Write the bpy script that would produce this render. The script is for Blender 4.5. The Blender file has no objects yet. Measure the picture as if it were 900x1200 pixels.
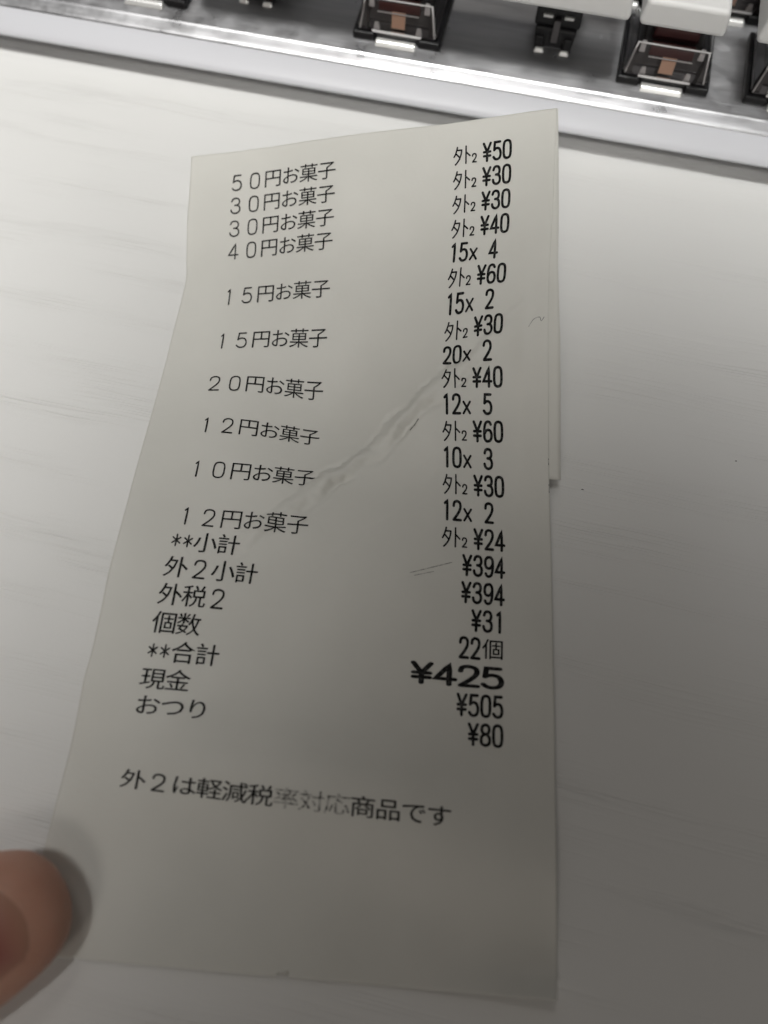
import bpy, bmesh, math, random
from mathutils import Vector, Matrix, noise

random.seed(7)
SC = bpy.context.scene
COL = SC.collection
MM = 0.001
R = math.radians

# ------------------------------------------------------------------ camera, light, exposure
cam_d = bpy.data.cameras.new('camera')
cam_d.sensor_fit = 'VERTICAL'
cam_d.sensor_height = 34.63
cam_d.sensor_width = 25.97
cam_d.lens = 26.0
cam_d.clip_start = 0.002
cam_d.clip_end = 20.0
cam_d.dof.use_dof = True
cam_d.dof.focus_distance = 0.109
cam_d.dof.aperture_fstop = 11.5
cam = bpy.data.objects.new('camera', cam_d)
cam.location = (0, 0, 0.10117)
cam.rotation_euler = (R(20), 0, 0)
COL.objects.link(cam)
SC.camera = cam

w = bpy.data.worlds.new('World')
SC.world = w
w.use_nodes = True
wn = w.node_tree
bg = wn.nodes['Background']
# a dim room: paler ceiling, browner lower half, an added glow beyond the keyboard
tc = wn.nodes.new('ShaderNodeTexCoord')
sx = wn.nodes.new('ShaderNodeSeparateXYZ')
rp = wn.nodes.new('ShaderNodeValToRGB')
rp.color_ramp.elements[0].position = 0.0
rp.color_ramp.elements[0].color = (0.024, 0.020, 0.017, 1)
rp.color_ramp.elements[1].position = 1.0
rp.color_ramp.elements[1].color = (0.030, 0.0265, 0.023, 1)
dt = wn.nodes.new('ShaderNodeVectorMath')
dt.operation = 'DOT_PRODUCT'
dt.inputs[1].default_value = (0.0, 0.80, 0.60)
mr = wn.nodes.new('ShaderNodeMapRange')
mr.interpolation_type = 'SMOOTHSTEP'
mr.inputs['From Min'].default_value = 0.70
mr.inputs['From Max'].default_value = 0.98
mr.inputs['To Min'].default_value = 0.0
mr.inputs['To Max'].default_value = 1.0
mxw = wn.nodes.new('ShaderNodeMix')
mxw.data_type = 'RGBA'
mxw.inputs['B'].default_value = (0.16, 0.158, 0.16, 1)
wn.links.new(tc.outputs['Generated'], sx.inputs[0])
wn.links.new(tc.outputs['Generated'], dt.inputs[0])
wn.links.new(sx.outputs['Z'], rp.inputs[0])
wn.links.new(dt.outputs['Value'], mr.inputs['Value'])
wn.links.new(mr.outputs['Result'], mxw.inputs['Factor'])
wn.links.new(rp.outputs[0], mxw.inputs['A'])
# and an added glow low behind the viewer, to light the switch fronts
d2 = wn.nodes.new('ShaderNodeVectorMath')
d2.operation = 'DOT_PRODUCT'
d2.inputs[1].default_value = (0.0, -0.96, 0.28)
m2 = wn.nodes.new('ShaderNodeMapRange')
m2.interpolation_type = 'SMOOTHSTEP'
m2.inputs['From Min'].default_value = 0.80
m2.inputs['From Max'].default_value = 0.98
mx2 = wn.nodes.new('ShaderNodeMix')
mx2.data_type = 'RGBA'
mx2.inputs['B'].default_value = (0.50, 0.47, 0.44, 1)
wn.links.new(tc.outputs['Generated'], d2.inputs[0])
wn.links.new(d2.outputs['Value'], m2.inputs['Value'])
wn.links.new(m2.outputs['Result'], mx2.inputs['Factor'])
wn.links.new(mxw.outputs['Result'], mx2.inputs['A'])
wn.links.new(mx2.outputs['Result'], bg.inputs['Color'])
bg.inputs['Strength'].default_value = 1.0


def aim(o, target):
    d = Vector(target) - o.location
    o.rotation_euler = d.to_track_quat('-Z', 'Y').to_euler()


def spot(name, loc, target, energy, size, blend, radius, color):
    d = bpy.data.lights.new(name, 'SPOT')
    d.energy = energy
    d.spot_size = R(size)
    d.spot_blend = blend
    d.shadow_soft_size = radius
    d.color = color
    o = bpy.data.objects.new(name, d)
    o.location = loc
    COL.objects.link(o)
    aim(o, target)
    return o


# two added overhead spots; soft beam edges imitate a shadow over the lower right
spot('upper_beam_light', (0.03, 0.10, 0.72), (1.2, 1.104, 0), 41.0, 131.0, 0.227, 0.085, (1.0, 0.995, 0.975))
spot('left_beam_light', (-0.14, 0.05, 0.68), (-0.554, 0.44, 0), 17.6, 97.8, 0.170, 0.065, (1.0, 0.99, 0.965))
spot('key_front_fill_light', (0.06, -0.26, 0.46), (0.020, 0.172, 0.01), 5.5, 16, 0.9, 0.05, (1.0, 0.98, 0.95))  # added spot from the viewer's side to brighten the key fronts
for nm, lc, en, sz in (('far_fill_light', (-0.03, 0.27, 0.50), 0.12, 0.10),):  # added fill from the far side, shades under the sheet's lower edge
    wl = bpy.data.lights.new(nm, 'AREA')
    wl.shape = 'DISK'
    wl.size = sz
    wl.energy = en
    wl.color = (1.0, 0.95, 0.88)
    wo = bpy.data.objects.new(nm, wl)
    wo.location = lc
    COL.objects.link(wo)
    aim(wo, (0, 0.0, 0))
a = bpy.data.lights.new('room_light', 'AREA')
a.shape = 'DISK'
a.size = 0.10
a.energy = 0.155
a.color = (1.0, 0.93, 0.85)
ao = bpy.data.objects.new('room_light', a)
ao.location = (-0.13, -0.22, 0.42)
COL.objects.link(ao)
aim(ao, (0, 0.03, 0))

SC.view_settings.view_transform = 'Standard'
SC.view_settings.look = 'None'
SC.view_settings.exposure = 0.0
SC.view_settings.gamma = 1.0
SC.view_settings.use_curve_mapping = False
try:
    SC.cycles.use_denoising = True
    SC.cycles.denoiser = 'OPENIMAGEDENOISE'
    SC.cycles.max_bounces = 10
    SC.cycles.transparent_max_bounces = 16
except Exception:
    pass


# ------------------------------------------------------------------ helpers
def tag(o, label=None, cat=None, group=None, kind=None):
    if label: o['label'] = label
    if cat: o['category'] = cat
    if group: o['group'] = group
    if kind: o['kind'] = kind
    return o


def mesh_obj(name, verts, faces, m, parent=None, smooth=False):
    me = bpy.data.meshes.new(name)
    me.from_pydata([tuple(v) for v in verts], [], faces)
    me.validate()
    me.materials.append(m)
    if smooth:
        me.polygons.foreach_set('use_smooth', [True] * len(me.polygons))
    o = bpy.data.objects.new(name, me)
    COL.objects.link(o)
    if parent: o.parent = parent
    return o


def bm_obj(name, bm, m, parent=None, smooth=False):
    bmesh.ops.recalc_face_normals(bm, faces=bm.faces)
    me = bpy.data.meshes.new(name)
    bm.to_mesh(me)
    bm.free()
    me.materials.append(m)
    if smooth:
        me.polygons.foreach_set('use_smooth', [True] * len(me.polygons))
    o = bpy.data.objects.new(name, me)
    COL.objects.link(o)
    if parent: o.parent = parent
    return o


def empty(name, loc=(0, 0, 0), rz=0, parent=None):
    o = bpy.data.objects.new(name, None)
    o.empty_display_size = 0.01
    o.location = loc
    o.rotation_euler = (0, 0, rz)
    COL.objects.link(o)
    if parent: o.parent = parent
    return o


def frustum(bm, x0, x1, y0, y1, z0, z1, ix=0.0, iyf=0.0, iyb=None, bev=0.0, seg=2, dx=0.0):
    """box in mm whose top is inset by ix / iyf (front) / iyb (back)"""
    if iyb is None: iyb = iyf
    t = bmesh.new()
    c = [(x0, y0, z0), (x1, y0, z0), (x1, y1, z0), (x0, y1, z0),
         (x0 + ix + dx, y0 + iyf, z1), (x1 - ix + dx, y0 + iyf, z1), (x1 - ix + dx, y1 - iyb, z1), (x0 + ix + dx, y1 - iyb, z1)]
    v = [t.verts.new((a * MM, b * MM, d * MM)) for a, b, d in c]
    for f in ((3, 2, 1, 0), (4, 5, 6, 7), (0, 1, 5, 4), (1, 2, 6, 5), (2, 3, 7, 6), (3, 0, 4, 7)):
        t.faces.new([v[i] for i in f])
    if bev:
        bmesh.ops.bevel(t, geom=list(t.edges), offset=bev * MM, segments=seg, profile=0.5, affect='EDGES')
    me = bpy.data.meshes.new('tmp')
    t.to_mesh(me)
    t.free()
    bm.from_mesh(me)
    bpy.data.meshes.remove(me)


def prism_x(bm, prof, x0, x1):
    """closed profile of (y,z) in mm swept along x"""
    a = [bm.verts.new((x0 * MM, y * MM, z * MM)) for y, z in prof]
    b = [bm.verts.new((x1 * MM, y * MM, z * MM)) for y, z in prof]
    n = len(prof)
    for i in range(n):
        j = (i + 1) % n
        bm.faces.new((a[i], a[j], b[j], b[i]))
    bm.faces.new(a[::-1])
    bm.faces.new(b)


# ------------------------------------------------------------------ materials
def mat(name, color=(.8, .8, .8), rough=.5, metal=0.0, spec=.5):
    m = bpy.data.materials.new(name)
    m.use_nodes = True
    b = m.node_tree.nodes['Principled BSDF']
    b.inputs['Base Color'].default_value = (*color, 1)
    b.inputs['Roughness'].default_value = rough
    b.inputs['Metallic'].default_value = metal
    b.inputs['Specular IOR Level'].default_value = spec
    return m


class NT:
    def __init__(s, m):
        s.t = m.node_tree
        s.b = s.t.nodes.get('Principled BSDF')

    def n(s, typ, **kw):
        x = s.t.nodes.new(typ)
        for k, v in kw.items():
            if k.startswith('i_'):
                x.inputs[k[2:].replace('_', ' ')].default_value = v
            else:
                setattr(x, k, v)
        return x

    def l(s, a, b):
        s.t.links.new(a, b)


def ramp(nt, src, stops):
    r = nt.n('ShaderNodeValToRGB')
    el = r.color_ramp.elements
    while len(el) < len(stops): el.new(0.5)
    for e, (p, c) in zip(el, stops):
        e.position = p
        e.color = (c, c, c, 1) if isinstance(c, (int, float)) else (*c, 1)
    nt.l(src, r.inputs[0])
    return r


def table_material():
    m = mat('white_woodgrain_laminate', (.74, .74, .725), .55, spec=.16)
    k = NT(m)
    tc = k.n('ShaderNodeTexCoord')
    rot = k.n('ShaderNodeMapping')
    rot.inputs['Rotation'].default_value = (0, 0, R(13.5))
    k.l(tc.outputs['Object'], rot.inputs['Vector'])
    # slight waviness of the grain
    wv = k.n('ShaderNodeTexNoise', i_Scale=22.0, i_Detail=1.0)
    k.l(rot.outputs[0], wv.inputs['Vector'])
    mixv = k.n('ShaderNodeVectorMath', operation='MULTIPLY_ADD')
    k.l(wv.outputs['Color'], mixv.inputs[0])
    mixv.inputs[1].default_value = (0, 0.004, 0)
    k.l(rot.outputs[0], mixv.inputs[2])

    def streak(sx, sy, lo, hi, off):
        mp = k.n('ShaderNodeMapping')
        mp.inputs['Scale'].default_value = (sx, sy, 1)
        mp.inputs['Location'].default_value = (off, off * 1.7, 0)
        k.l(mixv.outputs[0], mp.inputs['Vector'])
        nz = k.n('ShaderNodeTexNoise', i_Scale=1.0, i_Detail=2.0, i_Roughness=.55)
        k.l(mp.outputs[0], nz.inputs['Vector'])
        return ramp(k, nz.outputs['Fac'], [(lo, 0.0), (hi, 1.0)])
    fine = streak(60, 2900, .48, .66, 3.1)
    mask = streak(26, 230, .45, .68, 11.7)
    wide = streak(50, 2100, .52, .72, 7.9)
    mu = k.n('ShaderNodeMath', operation='MULTIPLY')
    k.l(fine.outputs[0], mu.inputs[0]); k.l(mask.outputs[0], mu.inputs[1])
    mu2 = k.n('ShaderNodeMath', operation='MULTIPLY')
    k.l(wide.outputs[0], mu2.inputs[0]); k.l(mask.outputs[0], mu2.inputs[1])
    ad = k.n('ShaderNodeMath', operation='MAXIMUM')
    k.l(mu.outputs[0], ad.inputs[0]); k.l(mu2.outputs[0], ad.inputs[1])
    # pebbled micro texture of the foil
    peb = k.n('ShaderNodeTexNoise', i_Scale=2600.0, i_Detail=2.0)
    k.l(rot.outputs[0], peb.inputs['Vector'])
    hs = k.n('ShaderNodeMath', operation='MULTIPLY_ADD')
    k.l(ad.outputs[0], hs.inputs[0]); hs.inputs[1].default_value = -1.0
    pm = k.n('ShaderNodeMath', operation='MULTIPLY')
    k.l(peb.outputs['Fac'], pm.inputs[0]); pm.inputs[1].default_value = 0.22
    k.l(pm.outputs[0], hs.inputs[2])
    bp = k.n('ShaderNodeBump', i_Strength=0.75, i_Distance=0.00011)
    k.l(hs.outputs[0], bp.inputs['Height'])
    k.l(bp.outputs[0], k.b.inputs['Normal'])
    # faint colour of the grooves and big soft tone differences of the print
    big = k.n('ShaderNodeTexNoise', i_Scale=14.0, i_Detail=4.0)
    k.l(rot.outputs[0], big.inputs['Vector'])
    cr = ramp(k, big.outputs['Fac'], [(.3, (.715, .715, .70)), (.7, (.765, .765, .75))])
    mx = k.n('ShaderNodeMix', data_type='RGBA')
    mx.inputs['B'].default_value = (.60, .595, .575, 1)
    gm = k.n('ShaderNodeMath', operation='MULTIPLY')
    k.l(ad.outputs[0], gm.inputs[0]); gm.inputs[1].default_value = 0.06
    k.l(gm.outputs[0], mx.inputs['Factor'])
    k.l(cr.outputs[0], mx.inputs['A'])
    k.l(mx.outputs['Result'], k.b.inputs['Base Color'])
    return m


def paper_material():
    m = mat('thermal_paper', (.73, .725, .68), .52, spec=.35)
    k = NT(m)
    tc = k.n('ShaderNodeTexCoord')
    n1 = k.n('ShaderNodeTexNoise', i_Scale=60.0, i_Detail=5.0)
    k.l(tc.outputs['Object'], n1.inputs['Vector'])
    cr = ramp(k, n1.outputs['Fac'], [(.3, (.69, .686, .64)), (.7, (.755, .75, .702))])
    k.l(cr.outputs[0], k.b.inputs['Base Color'])
    n2 = k.n('ShaderNodeTexNoise', i_Scale=1800.0, i_Detail=3.0)
    k.l(tc.outputs['Object'], n2.inputs['Vector'])
    n3 = k.n('ShaderNodeTexNoise', i_Scale=110.0, i_Detail=3.0)
    k.l(tc.outputs['Object'], n3.inputs['Vector'])
    b1 = k.n('ShaderNodeBump', i_Strength=0.22, i_Distance=0.00010)
    k.l(n2.outputs['Fac'], b1.inputs['Height'])
    b2 = k.n('ShaderNodeBump', i_Strength=0.40, i_Distance=0.00050)
    k.l(n3.outputs['Fac'], b2.inputs['Height'])
    k.l(b1.outputs[0], b2.inputs['Normal'])
    k.l(b2.outputs[0], k.b.inputs['Normal'])
    out = k.t.nodes['Material Output']
    tr = k.n('ShaderNodeBsdfTranslucent')
    tr.inputs['Color'].default_value = (.72, .70, .62, 1)
    ms = k.n('ShaderNodeMixShader')
    ms.inputs[0].default_value = 0.10
    k.l(k.b.outputs[0], ms.inputs[1]); k.l(tr.outputs[0], ms.inputs[2])
    k.l(ms.outputs[0], out.inputs['Surface'])
    return m


def ink_material(name, dark, pale, lo, hi):
    """thermal print: uneven blackness of the burnt dots"""
    m = mat(name, dark, .6, spec=.12)
    k = NT(m)
    tc = k.n('ShaderNodeTexCoord')
    mp = k.n('ShaderNodeMapping')
    mp.inputs['Scale'].default_value = (1, 1, 1)
    k.l(tc.outputs['Object'], mp.inputs['Vector'])
    nz = k.n('ShaderNodeTexNoise', i_Scale=1900.0, i_Detail=2.0)
    k.l(mp.outputs[0], nz.inputs['Vector'])
    cr = ramp(k, nz.outputs['Fac'], [(lo, dark), (hi, pale)])
    k.l(cr.outputs[0], k.b.inputs['Base Color'])
    return m


def brushed_plate():
    m = mat('brushed_aluminium', (.46, .46, .475), .30, metal=1.0)
    k = NT(m)
    tc = k.n('ShaderNodeTexCoord')
    mp = k.n('ShaderNodeMapping')
    mp.inputs['Scale'].default_value = (60, 2600, 60)
    k.l(tc.outputs['Object'], mp.inputs['Vector'])
    nz = k.n('ShaderNodeTexNoise', i_Scale=1.0, i_Detail=3.0)
    k.l(mp.outputs[0], nz.inputs['Vector'])
    bp = k.n('ShaderNodeBump', i_Strength=0.35, i_Distance=0.00006)
    k.l(nz.outputs['Fac'], bp.inputs['Height'])
    k.l(bp.outputs[0], k.b.inputs['Normal'])
    n2 = k.n('ShaderNodeTexNoise', i_Scale=170.0, i_Detail=6.0, i_Roughness=.7)
    k.l(tc.outputs['Object'], n2.inputs['Vector'])
    rr = ramp(k, n2.outputs['Fac'], [(.3, .24), (.72, .48)])
    k.l(rr.outputs[0], k.b.inputs['Roughness'])
    mp3 = k.n('ShaderNodeMapping')
    mp3.inputs['Scale'].default_value = (90, 900, 90)
    k.l(tc.outputs['Object'], mp3.inputs['Vector'])
    n3 = k.n('ShaderNodeTexNoise', i_Scale=1.0, i_Detail=4.0)
    k.l(mp3.outputs[0], n3.inputs['Vector'])
    cr = ramp(k, n3.outputs['Fac'], [(.3, (.37, .37, .38)), (.7, (.47, .47, .48))])
    k.l(cr.outputs[0], k.b.inputs['Base Color'])
    return m


def clear_plastic():
    m = mat('clear_smoked_plastic', (.8, .8, .8), .08)
    k = NT(m)
    out = k.t.nodes['Material Output']
    tr = k.n('ShaderNodeBsdfTransparent')
    tr.inputs['Color'].default_value = (.90, .89, .89, 1)
    gl = k.n('ShaderNodeBsdfGlossy')
    gl.inputs['Roughness'].default_value = 0.10
    gl.inputs['Color'].default_value = (.95, .95, .97, 1)
    fr = k.n('ShaderNodeFresnel')
    fr.inputs['IOR'].default_value = 1.65
    ms = k.n('ShaderNodeMixShader')
    k.l(fr.outputs[0], ms.inputs[0]); k.l(tr.outputs[0], ms.inputs[1]); k.l(gl.outputs[0], ms.inputs[2])
    k.l(ms.outputs[0], out.inputs['Surface'])
    return m


def skin_material():
    m = mat('skin', (.42, .21, .13), .48, spec=.4)
    k = NT(m)
    k.b.inputs['Subsurface Weight'].default_value = 0.25
    k.b.inputs['Subsurface Radius'].default_value = (.0025, .001, .0006)
    k.b.inputs['Subsurface Scale'].default_value = 1.0
    tc = k.n('ShaderNodeTexCoord')
    n1 = k.n('ShaderNodeTexNoise', i_Scale=120.0, i_Detail=4.0)
    k.l(tc.outputs['Object'], n1.inputs['Vector'])
    cr = ramp(k, n1.outputs['Fac'], [(.3, (.44, .225, .16)), (.7, (.53, .30, .22))])
    k.l(cr.outputs[0], k.b.inputs['Base Color'])
    n2 = k.n('ShaderNodeTexVoronoi', i_Scale=1500.0)
    k.l(tc.outputs['Object'], n2.inputs['Vector'])
    b1 = k.n('ShaderNodeBump', i_Strength=0.25, i_Distance=0.0001)
    k.l(n2.outputs['Distance'], b1.inputs['Height'])
    k.l(b1.outputs[0], k.b.inputs['Normal'])
    return m


M_TABLE = table_material()
M_PAPER = paper_material()
M_INK = ink_material('thermal_ink', (.005, .005, .005), (.06, .06, .058), .48, .70)
M_INK_THIN = ink_material('thin_thermal_ink', (.008, .008, .008), (.045, .045, .044), .40, .72)
M_INK_FADED = ink_material('worn_thermal_ink', (.09, .09, .086), (.50, .495, .465), .40, .58)
M_SCUFF = ink_material('scuffed_thermal_coating', (.18, .18, .17), (.52, .515, .48), .35, .65)
M_PLATE = brushed_plate()
M_CASE = mat('white_case_plastic', (.59, .595, .625), .38, spec=.3)
M_CAP = mat('light_grey_keycap_plastic', (.62, .62, .61), .42)
_k = NT(M_CAP)
_tc = _k.n('ShaderNodeTexCoord')
_nz = _k.n('ShaderNodeTexNoise', i_Scale=3500.0, i_Detail=2.0)
_k.l(_tc.outputs['Object'], _nz.inputs['Vector'])
_bp = _k.n('ShaderNodeBump', i_Strength=0.35, i_Distance=0.00005)
_k.l(_nz.outputs['Fac'], _bp.inputs['Height'])
_k.l(_bp.outputs[0], _k.b.inputs['Normal'])
M_BLACK = mat('black_plastic', (.008, .008, .009), .32)
M_CORE = mat('dark_grey_switch_core', (.085, .08, .082), .3)
M_CLEAR = clear_plastic()
M_STEM = mat('dark_red_stem_plastic', (.10, .03, .03), .35)
M_COPPER = mat('copper_contact', (.95, .62, .45), .45, metal=.0)
M_CLIP = mat('bright_steel_clip', (.92, .92, .90), .30, metal=.55)
M_SKIN = skin_material()
M_NAIL = mat('fingernail', (.27, .10, .08), .42, spec=.4)
_k = NT(M_NAIL)
_at = _k.n('ShaderNodeAttribute', attribute_name='nail_rim')
_cr = ramp(_k, _at.outputs['Fac'], [(.15, (.25, .085, .07)), (.95, (.44, .245, .17))])
_k.l(_cr.outputs[0], _k.b.inputs['Base Color'])
M_SPECK = mat('dark_speck', (.04, .038, .035), .8)

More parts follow.
